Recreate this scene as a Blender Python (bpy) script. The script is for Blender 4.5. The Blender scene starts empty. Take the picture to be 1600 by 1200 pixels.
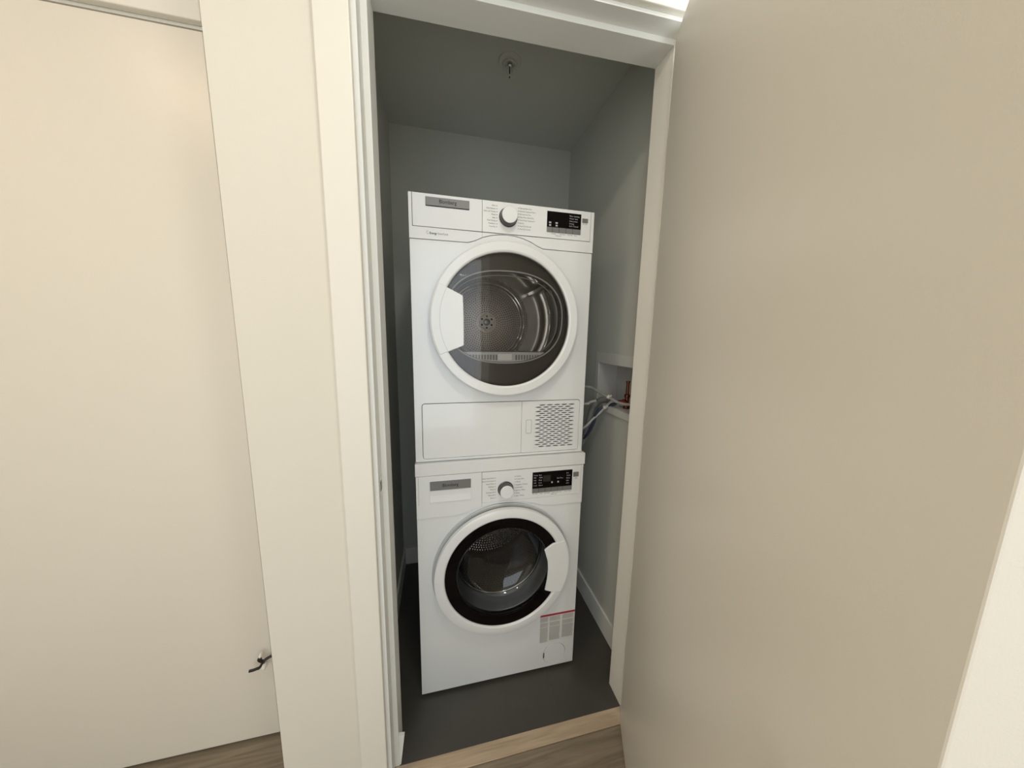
import bpy, bmesh, math, random
from mathutils import Vector, Matrix
random.seed(4)
S = bpy.context.scene
C = S.collection
PI = math.pi

# ---------------------------------------------------------------- camera
cd = bpy.data.cameras.new('camera'); cam = bpy.data.objects.new('camera', cd); C.objects.link(cam)
cd.sensor_fit = 'HORIZONTAL'; cd.sensor_width = 36.0; cd.lens = 489.63 * 36 / 1600
cd.clip_start = 0.01; cd.clip_end = 50
cam.matrix_world = (Matrix.Translation((0.0855, -1.0258, 1.3351)) @ Matrix.Rotation(math.radians(-12.98), 4, 'Z')
                    @ Matrix.Rotation(math.radians(81.5), 4, 'X') @ Matrix.Rotation(math.radians(1.035), 4, 'Z'))
S.camera = cam
# ---------------------------------------------------------------- world, exposure
w = bpy.data.worlds.new('world'); S.world = w; w.use_nodes = True
w.node_tree.nodes['Background'].inputs[0].default_value = (0.62, 0.72, 0.85, 1)
w.node_tree.nodes['Background'].inputs[1].default_value = 1.0
S.view_settings.view_transform = 'Standard'; S.view_settings.look = 'None'
S.view_settings.gamma = 1; S.view_settings.use_curve_mapping = False
S.view_settings.exposure = -0.22
# ---------------------------------------------------------------- lights
def area(name, loc, target, sx, sy, power, col):
    l = bpy.data.lights.new(name, 'AREA'); l.shape = 'RECTANGLE'; l.size = sx; l.size_y = sy
    l.energy = power; l.color = col
    o = bpy.data.objects.new(name, l); C.objects.link(o); o.location = loc
    o.rotation_euler = (Vector(target) - Vector(loc)).to_track_quat('-Z', 'Y').to_euler()
    return o
LAMP_XY = (0.26, -0.88)
area('window_daylight', (-0.30, -2.34, 1.30), (-0.30, 0, 1.30), 1.5, 1.9, 18, (0.92, 0.97, 1.0))
area('side_daylight', (1.96, -1.25, 1.45), (0, -1.25, 1.45), 1.3, 1.7, 55, (0.92, 0.97, 1.0))
ll = bpy.data.lights.new('ceiling_bulb', 'AREA'); ll.shape = 'DISK'; ll.size = 0.18; ll.energy = 4.5; ll.color = (1.0, 0.94, 0.84)
lo = bpy.data.objects.new('ceiling_bulb', ll); C.objects.link(lo); lo.location = (LAMP_XY[0], LAMP_XY[1], 2.425)
l2 = bpy.data.lights.new('hall_bulb', 'AREA'); l2.shape = 'DISK'; l2.size = 0.15; l2.energy = 4.8; l2.color = (1.0, 0.68, 0.38)
lo2 = bpy.data.objects.new('hall_bulb', l2); C.objects.link(lo2); lo2.location = (-1.0, -0.95, 2.425)

# ---------------------------------------------------------------- materials
def lin(r, g, b):
    f = lambda c: (c/255)/12.92 if c/255 <= 0.04045 else ((c/255+0.055)/1.055)**2.4
    return (f(r), f(g), f(b), 1)
def mat(name, col, rough=0.5, metal=0.0, coat=0.0, spec=0.5, noise=0.0, nscale=20, bump=0.0, bscale=200):
    m = bpy.data.materials.new(name); m.use_nodes = True
    nt = m.node_tree; p = nt.nodes['Principled BSDF']
    p.inputs['Base Color'].default_value = col
    p.inputs['Roughness'].default_value = rough; p.inputs['Metallic'].default_value = metal
    p.inputs['Coat Weight'].default_value = coat; p.inputs['Coat Roughness'].default_value = 0.06
    p.inputs['Specular IOR Level'].default_value = spec
    tc = nt.nodes.new('ShaderNodeTexCoord')
    if noise:
        n = nt.nodes.new('ShaderNodeTexNoise'); n.inputs['Scale'].default_value = nscale; n.inputs['Detail'].default_value = 4
        mx = nt.nodes.new('ShaderNodeMix'); mx.data_type = 'RGBA'; mx.blend_type = 'MIX'
        mx.inputs[6].default_value = tuple(c*(1-noise) for c in col[:3]) + (1,)
        mx.inputs[7].default_value = tuple(min(1, c*(1+noise)) for c in col[:3]) + (1,)
        nt.links.new(tc.outputs['Object'], n.inputs['Vector']); nt.links.new(n.outputs['Fac'], mx.inputs[0])
        nt.links.new(mx.outputs[2], p.inputs['Base Color'])
    if bump:
        n = nt.nodes.new('ShaderNodeTexNoise'); n.inputs['Scale'].default_value = bscale; n.inputs['Detail'].default_value = 3
        b = nt.nodes.new('ShaderNodeBump'); b.inputs['Strength'].default_value = bump; b.inputs['Distance'].default_value = 0.001
        nt.links.new(tc.outputs['Object'], n.inputs['Vector']); nt.links.new(n.outputs['Fac'], b.inputs['Height'])
        nt.links.new(b.outputs[0], p.inputs['Normal'])
    return m
def glassy(name, tint, alpha, rough=0.02, f0=0.06):
    """tinted sheet of glass: part of the light passes straight through, part is mirrored"""
    m = bpy.data.materials.new(name); m.use_nodes = True; nt = m.node_tree
    for n in list(nt.nodes): nt.nodes.remove(n)
    out = nt.nodes.new('ShaderNodeOutputMaterial'); tr = nt.nodes.new('ShaderNodeBsdfTransparent'); tr.inputs[0].default_value = tint
    df = nt.nodes.new('ShaderNodeBsdfDiffuse'); df.inputs[0].default_value = (0.03, 0.03, 0.03, 1)
    gl = nt.nodes.new('ShaderNodeBsdfGlossy'); gl.inputs['Roughness'].default_value = rough
    mx = nt.nodes.new('ShaderNodeMixShader'); mx.inputs[0].default_value = alpha
    nt.links.new(tr.outputs[0], mx.inputs[1]); nt.links.new(df.outputs[0], mx.inputs[2])
    fr = nt.nodes.new('ShaderNodeFresnel'); fr.inputs[0].default_value = 1.5
    ad = nt.nodes.new('ShaderNodeMath'); ad.operation = 'ADD'; ad.inputs[1].default_value = f0
    nt.links.new(fr.outputs[0], ad.inputs[0])
    m2 = nt.nodes.new('ShaderNodeMixShader'); nt.links.new(ad.outputs[0], m2.inputs[0])
    nt.links.new(mx.outputs[0], m2.inputs[1]); nt.links.new(gl.outputs[0], m2.inputs[2])
    nt.links.new(m2.outputs[0], out.inputs[0])
    return m
def wood(name, c1, c2, rough):
    m = bpy.data.materials.new(name); m.use_nodes = True; nt = m.node_tree; p = nt.nodes['Principled BSDF']
    tc = nt.nodes.new('ShaderNodeTexCoord'); mp = nt.nodes.new('ShaderNodeMapping'); mp.inputs['Scale'].default_value = (1.6, 22, 22)
    oi = nt.nodes.new('ShaderNodeObjectInfo'); vm = nt.nodes.new('ShaderNodeVectorMath'); vm.operation = 'ADD'
    n = nt.nodes.new('ShaderNodeTexNoise'); n.inputs['Scale'].default_value = 3; n.inputs['Detail'].default_value = 8; n.inputs['Distortion'].default_value = 0.8
    r = nt.nodes.new('ShaderNodeValToRGB'); r.color_ramp.elements[0].position = 0.3; r.color_ramp.elements[1].position = 0.72
    r.color_ramp.elements[0].color = c1; r.color_ramp.elements[1].color = c2
    mul = nt.nodes.new('ShaderNodeMath'); mul.operation = 'MULTIPLY'; mul.inputs[1].default_value = 13.0
    nt.links.new(tc.outputs['Object'], mp.inputs[0]); nt.links.new(oi.outputs['Random'], mul.inputs[0])
    nt.links.new(mp.outputs[0], vm.inputs[0]); nt.links.new(mul.outputs[0], vm.inputs[1])
    nt.links.new(vm.outputs[0], n.inputs['Vector']); nt.links.new(n.outputs['Fac'], r.inputs[0])
    hsv = nt.nodes.new('ShaderNodeHueSaturation'); mr = nt.nodes.new('ShaderNodeMapRange')
    mr.inputs['To Min'].default_value = 0.85; mr.inputs['To Max'].default_value = 1.15
    nt.links.new(oi.outputs['Random'], mr.inputs[0]); nt.links.new(mr.outputs[0], hsv.inputs['Value'])
    nt.links.new(r.outputs[0], hsv.inputs['Color']); nt.links.new(hsv.outputs[0], p.inputs['Base Color'])
    p.inputs['Roughness'].default_value = rough
    b = nt.nodes.new('ShaderNodeBump'); b.inputs['Strength'].default_value = 0.25; b.inputs['Distance'].default_value = 0.001
    nt.links.new(n.outputs['Fac'], b.inputs['Height']); nt.links.new(b.outputs[0], p.inputs['Normal'])
    return m
M = dict(
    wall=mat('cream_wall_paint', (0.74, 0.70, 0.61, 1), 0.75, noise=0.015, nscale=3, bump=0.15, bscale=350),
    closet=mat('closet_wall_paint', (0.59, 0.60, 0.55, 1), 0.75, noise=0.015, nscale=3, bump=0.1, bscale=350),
    warmj=mat('right_jamb_paint', (0.86, 0.82, 0.74, 1), 0.45, noise=0.01, nscale=4),
    trim=mat('trim_paint', (0.80, 0.765, 0.685, 1), 0.45, noise=0.01, nscale=4),
    jamb=mat('jamb_paint', (0.82, 0.82, 0.78, 1), 0.45, noise=0.01, nscale=4),
    door=mat('door_paint', (0.76, 0.71, 0.62, 1), 0.33, noise=0.01, nscale=3, bump=0.12, bscale=500),
    ceil=mat('ceiling_paint', (0.82, 0.81, 0.78, 1), 0.9),
    enamel=mat('white_enamel', (0.80, 0.81, 0.805, 1), 0.22, coat=0.6),
    plastic=mat('white_plastic', (0.82, 0.825, 0.82, 1), 0.20, coat=0.6),
    kitw=mat('kit_white', (0.80, 0.80, 0.79, 1), 0.35, coat=0.2),
    greyp=mat('grey_metallic_plastic', (0.20, 0.20, 0.195, 1), 0.4, metal=0.2),
    dialg=mat('dark_chrome', (0.10, 0.10, 0.10, 1), 0.25, metal=0.7),
    ink=mat('dark_grey_ink', (0.025, 0.025, 0.03, 1), 0.6),
    greyink=mat('mid_grey_ink', (0.30, 0.29, 0.28, 1), 0.6),
    lightink=mat('pale_grey_ink', (0.45, 0.46, 0.47, 1), 0.6),
    red=mat('red_ink', (0.42, 0.03, 0.05, 1), 0.5),
    paper=mat('clear_white_label', (0.72, 0.70, 0.66, 1), 0.45),
    blackg=mat('black_gloss', (0.004, 0.003, 0.003, 1), 0.05, spec=0.10),
    browng=mat('smoked_brown_gloss', (0.022, 0.017, 0.014, 1), 0.25),
    rubber=mat('grey_rubber', (0.30, 0.31, 0.32, 1), 0.3),
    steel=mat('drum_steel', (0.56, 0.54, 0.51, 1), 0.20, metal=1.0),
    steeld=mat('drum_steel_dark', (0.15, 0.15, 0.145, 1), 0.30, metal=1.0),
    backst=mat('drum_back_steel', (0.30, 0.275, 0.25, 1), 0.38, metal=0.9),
    hole=mat('perforation', (0.02, 0.02, 0.02, 1), 0.8),
    palep=mat('pale_grey_plastic', (0.55, 0.56, 0.56, 1), 0.3),
    tile=mat('dark_grey_tile', (0.066, 0.061, 0.053, 1), 0.42, noise=0.12, nscale=9, bump=0.12, bscale=120),
    grout=mat('grout', (0.11, 0.103, 0.092, 1), 0.9),
    plank=wood('hall_oak', (0.185, 0.145, 0.10, 1), (0.30, 0.245, 0.175, 1), 0.25),
    strip=wood('threshold_oak', (0.36, 0.27, 0.18, 1), (0.52, 0.41, 0.29, 1), 0.45),
    hose=mat('grey_hose', (0.36, 0.35, 0.31, 1), 0.45),
    braid=mat('pale_hose', (0.55, 0.54, 0.50, 1), 0.45),
    blue=mat('blue_hose', (0.03, 0.038, 0.075, 1), 0.45),
    drain=mat('drain_hose_grey', (0.20, 0.20, 0.19, 1), 0.5),
    copper=mat('copper', (0.22, 0.08, 0.045, 1), 0.25, metal=1.0),
    redp=mat('red_handle', (0.30, 0.03, 0.015, 1), 0.4),
    chrome=mat('chrome', (0.7, 0.7, 0.68, 1), 0.12, metal=1.0),
    black=mat('black_metal', (0.012, 0.010, 0.009, 1), 0.4),
    flange=mat('outlet_flange_plastic', (0.68, 0.68, 0.64, 1), 0.4),
    boxw=mat('outlet_box_plastic', (0.58, 0.57, 0.55, 1), 0.5),
    whiter=mat('white_rubber', (0.82, 0.80, 0.74, 1), 0.5),
    glass=glassy('smoked_door_glass', (0.90, 0.87, 0.84, 1), 0.02, f0=0.01),
    bowl=glassy('bowl_glass', (0.80, 0.82, 0.84, 1), 0.05, f0=0.03),
    pane=glassy('window_glass', (0.95, 0.97, 0.98, 1), 0.0),
)
dif = bpy.data.materials.new('lamp_diffuser'); dif.use_nodes = True
dp = dif.node_tree.nodes['Principled BSDF']; dp.inputs['Emission Color'].default_value = (1, 0.95, 0.87, 1); dp.inputs['Emission Strength'].default_value = 12.0
M['diffuser'] = dif

# ---------------------------------------------------------------- helpers
def finish(name, bm, m, parent=None, smooth=None, bevel=0, seg=2):
    me = bpy.data.meshes.new(name)
    bmesh.ops.recalc_face_normals(bm, faces=bm.faces)
    bm.to_mesh(me); bm.free()
    me.materials.append(M[m])
    if smooth is not None:
        for p in me.polygons: p.use_smooth = True
        me.set_sharp_from_angle(angle=math.radians(smooth))
    o = bpy.data.objects.new(name, me); C.objects.link(o)
    if parent: o.parent = parent
    if name.endswith('print') or name == 'lettering': o['kind'] = 'stuff'
    if bevel:
        b = o.modifiers.new('bevel', 'BEVEL'); b.width = bevel; b.segments = seg; b.limit_method = 'ANGLE'; b.angle_limit = math.radians(50)
        b.harden_normals = False
    return o
def box(bm, x0, x1, y0, y1, z0, z1):
    vs = [bm.verts.new((x, y, z)) for x in (x0, x1) for y in (y0, y1) for z in (z0, z1)]
    for f in ((0,1,3,2), (4,6,7,5), (0,4,5,1), (2,3,7,6), (0,2,6,4), (1,5,7,3)):
        bm.faces.new([vs[i] for i in f])
def boxes(name, m, lst, parent=None, bevel=0, smooth=None):
    bm = bmesh.new()
    for b in lst: box(bm, *b)
    return finish(name, bm, m, parent, smooth, bevel)
def slab(bm, outline, y0, y1, holes=(), back=False):
    """2D outline in x,z (with holes) filled at y0 and walled back to y1"""
    edges = []; loops = []
    for lp in [outline] + list(holes):
        vs = [bm.verts.new((x, y0, z)) for x, z in lp]
        es = [bm.edges.new((vs[i], vs[(i+1) % len(vs)])) for i in range(len(vs))]
        edges += es; loops.append(vs)
    bmesh.ops.triangle_fill(bm, use_beauty=True, use_dissolve=False, edges=edges, normal=(0, -1, 0))
    for vs in loops:
        ws = [bm.verts.new((v.co.x, y1, v.co.z)) for v in vs]
        n = len(vs)
        for i in range(n):
            bm.faces.new((vs[i], vs[(i+1) % n], ws[(i+1) % n], ws[i]))
        if back and vs is loops[0] and not holes:
            bm.faces.new(ws)
def rect(x0, x1, z0, z1): return [(x0, z0), (x1, z0), (x1, z1), (x0, z1)]
def rrect(x0, x1, z0, z1, r, n=5, corners=(1, 1, 1, 1)):
    out = []
    for k, (cx, cz, a) in enumerate(((x1-r, z1-r, 0), (x0+r, z1-r, 90), (x0+r, z0+r, 180), (x1-r, z0+r, 270))):
        if corners[k]:
            for i in range(n+1):
                t = math.radians(a + 90*i/n); out.append((cx + r*math.cos(t), cz + r*math.sin(t)))
        else:
            out.append(((x1, x0, x0, x1)[k], (z1, z1, z0, z0)[k]))
    return out
def circ(cx, cz, r, n=64): return [(cx + r*math.cos(2*PI*i/n), cz + r*math.sin(2*PI*i/n)) for i in range(n)]
def selipse(cx, cz, a, b, e=2.4, n=80):
    out = []
    for i in range(n):
        t = 2*PI*i/n; c, s = math.cos(t), math.sin(t)
        out.append((cx + a*math.copysign(abs(c)**(2/e), c), cz + b*math.copysign(abs(s)**(2/e), s)))
    return out
def lathe(bm, cx, cz, prof, n=96, closed=False, ax='y', cy=0):
    """prof: list of (r, y) turned about an axis along y; ax='z' turns (r, z) about a vertical axis at (cx, cy)"""
    rings = []
    for r, h in prof:
        if r < 1e-6:
            rings.append([bm.verts.new((cx, h, cz) if ax == 'y' else (cx, cy, h))]); continue
        rings.append([bm.verts.new((cx + r*math.cos(2*PI*i/n), h, cz + r*math.sin(2*PI*i/n)) if ax == 'y'
                                   else (cx + r*math.cos(2*PI*i/n), cy + r*math.sin(2*PI*i/n), h)) for i in range(n)])
    pairs = list(zip(rings[:-1], rings[1:]))
    if closed: pairs.append((rings[-1], rings[0]))
    for a, b in pairs:
        for i in range(n):
            j = (i+1) % n
            if len(a) == 1 and len(b) == 1: continue
            if len(a) == 1: bm.faces.new((a[0], b[i], b[j]))
            elif len(b) == 1: bm.faces.new((a[i], a[j], b[0]))
            else: bm.faces.new((a[i], a[j], b[j], b[i]))
def smooth_path(pts, sub=6):
    P = [Vector(p) for p in pts]; P = [2*P[0]-P[1]] + P + [2*P[-1]-P[-2]]
    out = []
    for i in range(1, len(P)-2):
        for k in range(sub):
            t = k/sub; a, b, c, d = P[i-1:i+3]
            out.append(0.5*((2*b) + (c-a)*t + (2*a-5*b+4*c-d)*t*t + (3*b-a-3*c+d)*t**3))
    out.append(P[-2]); return out
def tube(bm, pts, r, n=10, ribs=0, closed=False):
    rings = []; up = Vector((0.13, 0.21, 0.97)).normalized(); L = len(pts)
    for i, p in enumerate(pts):
        if closed: d = Vector(pts[(i+1) % L]) - Vector(pts[i-1])
        else: d = Vector(pts[min(i+1, L-1)]) - Vector(pts[max(i-1, 0)])
        d.normalize()
        if abs(d.dot(up)) > 0.98: up = Vector((1, 0, 0))
        s = d.cross(up).normalized(); u = s.cross(d)
        rr = r*(1 + (ribs if i % 2 else 0))
        rings.append([bm.verts.new(Vector(p) + rr*(math.cos(2*PI*k/n)*s + math.sin(2*PI*k/n)*u)) for k in range(n)])
    pr = list(zip(rings[:-1], rings[1:]))
    if closed: pr.append((rings[-1], rings[0]))
    for a, b in pr:
        for k in range(n): bm.faces.new((a[k], a[(k+1) % n], b[(k+1) % n], b[k]))
    if not closed: bm.faces.new(rings[0]); bm.faces.new(rings[-1])
def thing(name, label, cat, loc=(0, 0, 0)):
    o = bpy.data.objects.new(name, None); C.objects.link(o); o.location = loc
    o['label'] = label; o['category'] = cat; o.empty_display_size = 0.05
    return o
def tag(o, label, cat): o['label'] = label; o['category'] = cat; return o
def struct(o): o['kind'] = 'structure'; return o
def text_bm(bm, s, x, z, size, y, align='LEFT', bold=0.0, stretch=1.0, depth=0.0):
    """lettering standing on the plane at depth y (facing -y), added to bm as flat faces"""
    cu = bpy.data.curves.new('t', 'FONT'); cu.body = s; cu.size = size; cu.align_x = align; cu.align_y = 'CENTER'
    cu.offset = bold; cu.resolution_u = 2; cu.fill_mode = 'FRONT'
    ob = bpy.data.objects.new('t', cu); C.objects.link(ob)
    me = bpy.data.meshes.new_from_object(ob.evaluated_get(bpy.context.evaluated_depsgraph_get()))
    k = bmesh.new(); k.from_mesh(me)
    vm = {v: bm.verts.new((x + v.co.x*stretch, y, z + v.co.y)) for v in k.verts}
    for f in k.faces:
        try: bm.faces.new([vm[v] for v in f.verts])
        except ValueError: pass
    k.free(); bpy.data.objects.remove(ob); bpy.data.curves.remove(cu); bpy.data.meshes.remove(me)
def quad(bm, x0, x1, z0, z1, y):
    bm.faces.new([bm.verts.new(p) for p in ((x0, y, z0), (x1, y, z0), (x1, y, z1), (x0, y, z1))])

# ================================================================ SETTING
YF, YB = -0.178, -0.100        # door stop: front and back
YW = -0.222                    # hall face of the wall
XL, XR = -0.058, 0.711         # clear opening between the stops
ZL, ZR = 2.098, 2.117          # underside of the head stop at the two jambs
CX0, CX1, CY1, CZ = -0.14, 0.80, 0.745, 2.345   # closet
HZ = 2.45                      # hall ceiling
# hall and closet floor
fl = struct(boxes('floor', 'grout', [(-1.7, 2.1, -2.5, 0.84, -0.10, -0.012)]))
def plank(x0, x1, y0, y1, m='plank', name='plank', z=0.0, th=0.012, bv=0.0012):
    bv = min(bv, th*0.3)
    bm = bmesh.new(); box(bm, 0, x1-x0, 0, y1-y0, -th, 0)
    o = finish(name, bm, m, fl, bevel=bv, seg=1); o.location = (x0, y0, z); return o
y = -0.2285; k = 0
while y > -2.38:
    x = -1.5 + (0.55*k % 1.2) - 1.2
    while x < 2.0:
        a, b = max(x, -1.5), min(x + 1.2, 2.0)
        if b - a > 0.02: plank(a, b - 0.0012, y - 0.1488, y)
        x += 1.2
    y -= 0.15; k += 1
plank(-1.5, -0.335, -0.2275, 0.02)
for tx in (-0.1195, 0.4815):
    for ty0, ty1 in ((-0.1775, 0.4205), (0.4225, 0.745)):
        x0, x1 = max(tx, -0.139), min(tx + 0.5995, 0.799)
        plank(x0, x1, ty0, ty1, 'tile', 'tile', 0.0006, 0.0012)
plank(-0.139, -0.1215, YB, 0.745, 'tile', 'tile', 0.0006, 0.0012)
boxes('grout_bed', 'grout', [(-0.139, 0.799, -0.1775, 0.744, -0.0118, -0.0006)], fl)
th = struct(boxes('trim_1', 'strip', [(XL-0.012, XR+0.012, -0.2275, -0.1785, -0.011, 0.0015)], bevel=0.0015))

# hall wall that holds the opening
struct(boxes('wall_front', 'wall', [(-0.345, XL-0.032, YW, YB, 0, HZ), (XL-0.032, XR+0.032, YW, YB, 2.16, HZ),
                                    (XR+0.032, 2.0, YW, YB, 0, HZ), (-0.345, -0.240, YB, 0.02, 0, HZ)]))
struct(boxes('wall_recess', 'wall', [(-0.44, -0.345, -0.011, 0.09, 0, HZ), (-1.5, -1.235, -0.011, 0.09, 0, HZ), (-1.235, -0.44, -0.011, 0.09, 2.07, HZ)]))
struct(boxes('wall_hall_left', 'wall', [(-1.6, -1.5, -2.5, 0.09, 0, HZ)]))
struct(boxes('wall_hall_right', 'wall', [(2.0, 2.1, -2.5, -1.95, 0, HZ), (2.0, 2.1, -0.55, -0.10, 0, HZ), (2.0, 2.1, -1.95, -0.55, 0, 0.55), (2.0, 2.1, -1.95, -0.55, 2.35, HZ)]))
w2 = struct(boxes('window_2', 'jamb', [(2.02, 2.08, -1.95, -1.90, 0.55, 2.35), (2.02, 2.08, -0.60, -0.55, 0.55, 2.35), (2.02, 2.08, -1.90, -0.60, 0.55, 0.60), (2.02, 2.08, -1.90, -0.60, 2.30, 2.35)]))
boxes('pane', 'pane', [(2.045, 2.051, -1.90, -0.60, 0.60, 2.30)], w2)
struct(boxes('wall_rear', 'wall', [(-1.5, -1.05, -2.5, -2.4, 0, HZ), (0.45, 2.0, -2.5, -2.4, 0, HZ),
                                   (-1.05, 0.45, -2.5, -2.4, 0, 0.35), (-1.05, 0.45, -2.5, -2.4, 2.25, HZ)]))
wn = struct(boxes('window_1', 'jamb', [(-1.05, -1.0, -2.48, -2.42, 0.35, 2.25), (0.40, 0.45, -2.48, -2.42, 0.35, 2.25),
                                       (-1.0, 0.40, -2.48, -2.42, 0.35, 0.40), (-1.0, 0.40, -2.48, -2.42, 2.20, 2.25), (-0.32, -0.28, -2.48, -2.42, 0.40, 2.20)]))
boxes('pane', 'pane', [(-1.0, -0.32, -2.455, -2.449, 0.40, 2.20)], wn); boxes('pane', 'pane', [(-0.28, 0.40, -2.455, -2.449, 0.40, 2.20)], wn)
# closet walls
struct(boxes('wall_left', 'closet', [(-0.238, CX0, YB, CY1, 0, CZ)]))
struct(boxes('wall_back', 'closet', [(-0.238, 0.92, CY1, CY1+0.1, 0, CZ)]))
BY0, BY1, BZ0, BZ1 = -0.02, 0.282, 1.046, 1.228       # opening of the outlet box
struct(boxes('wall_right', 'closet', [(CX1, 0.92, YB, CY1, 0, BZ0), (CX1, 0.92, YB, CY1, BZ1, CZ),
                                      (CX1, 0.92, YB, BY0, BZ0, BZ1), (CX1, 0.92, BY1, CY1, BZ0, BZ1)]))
struct(boxes('ceiling', 'ceil', [(-1.6, 2.1, -2.5, YB, HZ, HZ+0.08), (-1.6, -0.24, YB, 0.09, HZ, HZ+0.08)]))
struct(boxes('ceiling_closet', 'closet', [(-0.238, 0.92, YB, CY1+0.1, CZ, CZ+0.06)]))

# jambs: rabbeted profile swept vertically (plan polygons), head profile swept in x
def prism_z(poly, z0, z1, name, m, parent=None, bevel=0.0):
    bm = bmesh.new()
    lo_ = [bm.verts.new((x, y, z0)) for x, y in poly]; hi = [bm.verts.new((x, y, z1)) for x, y in poly]
    n = len(poly)
    for i in range(n): bm.faces.new((lo_[i], lo_[(i+1) % n], hi[(i+1) % n], hi[i]))
    bm.faces.new(lo_); bm.faces.new(hi)
    return finish(name, bm, m, parent, bevel=bevel)
ST, RV = 0.0135, 0.006
def jamb(side, z1, name):
    x = XL if side < 0 else XR; s = side
    poly = [(x, YB), (x, YF), (x+s*ST, YF), (x+s*ST, YW-0.001), (x+s*0.032, YW-0.001), (x+s*0.032, YB)]
    return struct(prism_z(poly, 0, z1, name, 'jamb' if side < 0 else 'warmj', bevel=0.0008))
jl = jamb(-1, 2.135, 'trim_2'); jr = jamb(1, 2.15, 'trim_3')
# head jamb (slightly out of level, as in the photograph)
def prism_x(poly, x0, x1, dz, name, m, parent=None, bevel=0.0):
    bm = bmesh.new(); n = len(poly)
    a = [bm.verts.new((x0, y, z)) for y, z in poly]; b = [bm.verts.new((x1, y, z+dz)) for y, z in poly]
    for i in range(n): bm.faces.new((a[i], a[(i+1) % n], b[(i+1) % n], b[i]))
    bm.faces.new(a); bm.faces.new(b)
    return finish(name, bm, m, parent, bevel=bevel)
z = ZL
struct(prism_x([(YB, z), (YF, z), (YF, z+ST), (YW-0.001, z+ST), (YW-0.001, z+0.034), (YB, z+0.034)], XL, XR, ZR-ZL, 'trim_4', 'jamb', bevel=0.0008))
# casings with a reveal
cas_l0, cas_l1 = -0.149, -0.0815
struct(boxes('trim_5', 'trim', [(cas_l0, cas_l1, YW-0.018, YW, 0, 2.20)], bevel=0.0025))
struct(boxes('trim_6', 'trim', [(XR+0.0235, XR+0.091, YW-0.018, YW, 0, 2.20)], bevel=0.0025))
z = ZL + ST + RV + 0.003
struct(prism_x([(YW-0.018, z), (YW-0.018, z+0.068), (YW, z+0.068), (YW, z)], cas_l1+0.0005, XR+0.023, ZR-ZL, 'trim_7', 'trim', bevel=0.0025))
# strike plate in the left jamb's rabbet
sp = boxes('strike_plate', 'chrome', [(XL-ST-0.001, XL-ST+0.0012, -0.212, -0.186, 0.920, 0.970)], jl, bevel=0.0004)
boxes('latch_hole', 'black', [(XL-ST+0.0011, XL-ST+0.0015, -0.206, -0.192, 0.932, 0.958)], sp)
# tapered base block at the foot of the left jamb, closet side
bm = bmesh.new()
pts = [(XL, 0.0), (XL+0.004, 0.0), (XL+0.017, 0.106), (XL, 0.108)]
a = [bm.verts.new((x, -0.176, z)) for x, z in pts]; b = [bm.verts.new((x, -0.165, z)) for x, z in pts]
for i in range(4): bm.faces.new((a[i], a[(i+1) % 4], b[(i+1) % 4], b[i]))
bm.faces.new(a); bm.faces.new(b)
finish('base_block', bm, 'jamb', jl, bevel=0.0008)
# baseboards
struct(boxes('baseboard_right', 'jamb', [(CX1-0.011, CX1, YB, CY1, 0, 0.103)], bevel=0.003))
struct(boxes('baseboard_left', 'jamb', [(CX0, CX0+0.011, YB, CY1-0.012, 0, 0.103)], bevel=0.003))
struct(boxes('baseboard_back', 'jamb', [(CX0, CX1-0.012, CY1-0.011, CY1, 0, 0.103)], bevel=0.003))

# closet door (door_1), swung 66 degrees towards the hall
A = math.radians(66)
d1 = struct(boxes('door_1', 'door', [(-0.790, -0.003, 0.006, 0.044, 0.010, 2.092)], bevel=0.0015))
d1.location = (XR+ST-0.001, -0.236, 0); d1.rotation_euler = (0, 0, A)
for hz in (0.25, 1.08, 1.86):
    bm = bmesh.new(); lathe(bm, 0, 0, [(0, hz-0.045), (0.006, hz-0.045), (0.006, hz+0.045), (0, hz+0.045)], 16, ax='z')
    box(bm, -0.028, 0.0, 0.0045, 0.006, hz-0.045, hz+0.045)
    finish('hinge', bm, 'chrome', d1, smooth=40)
bm = bmesh.new(); lathe(bm, -0.730, 0.905, [(0, 0.073), (0.024, 0.071), (0.027, 0.060), (0.020, 0.052), (0.010, 0.050), (0.010, 0.046), (0.030, 0.046), (0.030, 0.044)], 32)
finish('door_knob', bm, 'chrome', d1, smooth=40)
# second door in the recess at left, with its casing
d2 = struct(boxes('door_2', 'door', [(-1.212, -0.458, -0.013, 0.022, 0.012, 2.045)], bevel=0.0015))
struct(boxes('trim_8', 'trim', [(-0.449, -0.375, -0.029, -0.011, 0, 2.13)], bevel=0.0025))
struct(boxes('trim_9', 'trim', [(-1.298, -1.222, -0.029, -0.011, 0, 2.13)], bevel=0.0025))
struct(boxes('trim_10', 'trim', [(-1.2215, -0.4495, -0.029, -0.011, 2.056, 2.13)], bevel=0.0025))
struct(boxes('trim_11', 'trim', [(-0.456, -0.440, -0.010, 0.08, 0, 2.062), (-1.235, -1.219, -0.010, 0.08, 0, 2.062), (-1.219, -0.456, -0.010, 0.08, 2.05, 2.069)]))
bm = bmesh.new()
tube(bm, [(-0.507, -0.040, 0.296), (-0.496, -0.040, 0.297), (-0.483, -0.038, 0.2985)], 0.0042)
tube(bm, smooth_path([(-0.484, -0.038, 0.2965), (-0.477, -0.036, 0.303), (-0.470, -0.034, 0.313), (-0.4635, -0.030, 0.318), (-0.445, -0.024, 0.323)]), 0.0040)
tube(bm, smooth_path([(-0.470, -0.034, 0.313), (-0.476, -0.036, 0.321), (-0.479, -0.038, 0.329), (-0.474, -0.038, 0.3325)]), 0.0048)
ds = finish('door_stop', bm, 'black', d2, smooth=50); ds['label'] = 'black forked hinge-pin door stop with two white bumpers'
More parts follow.
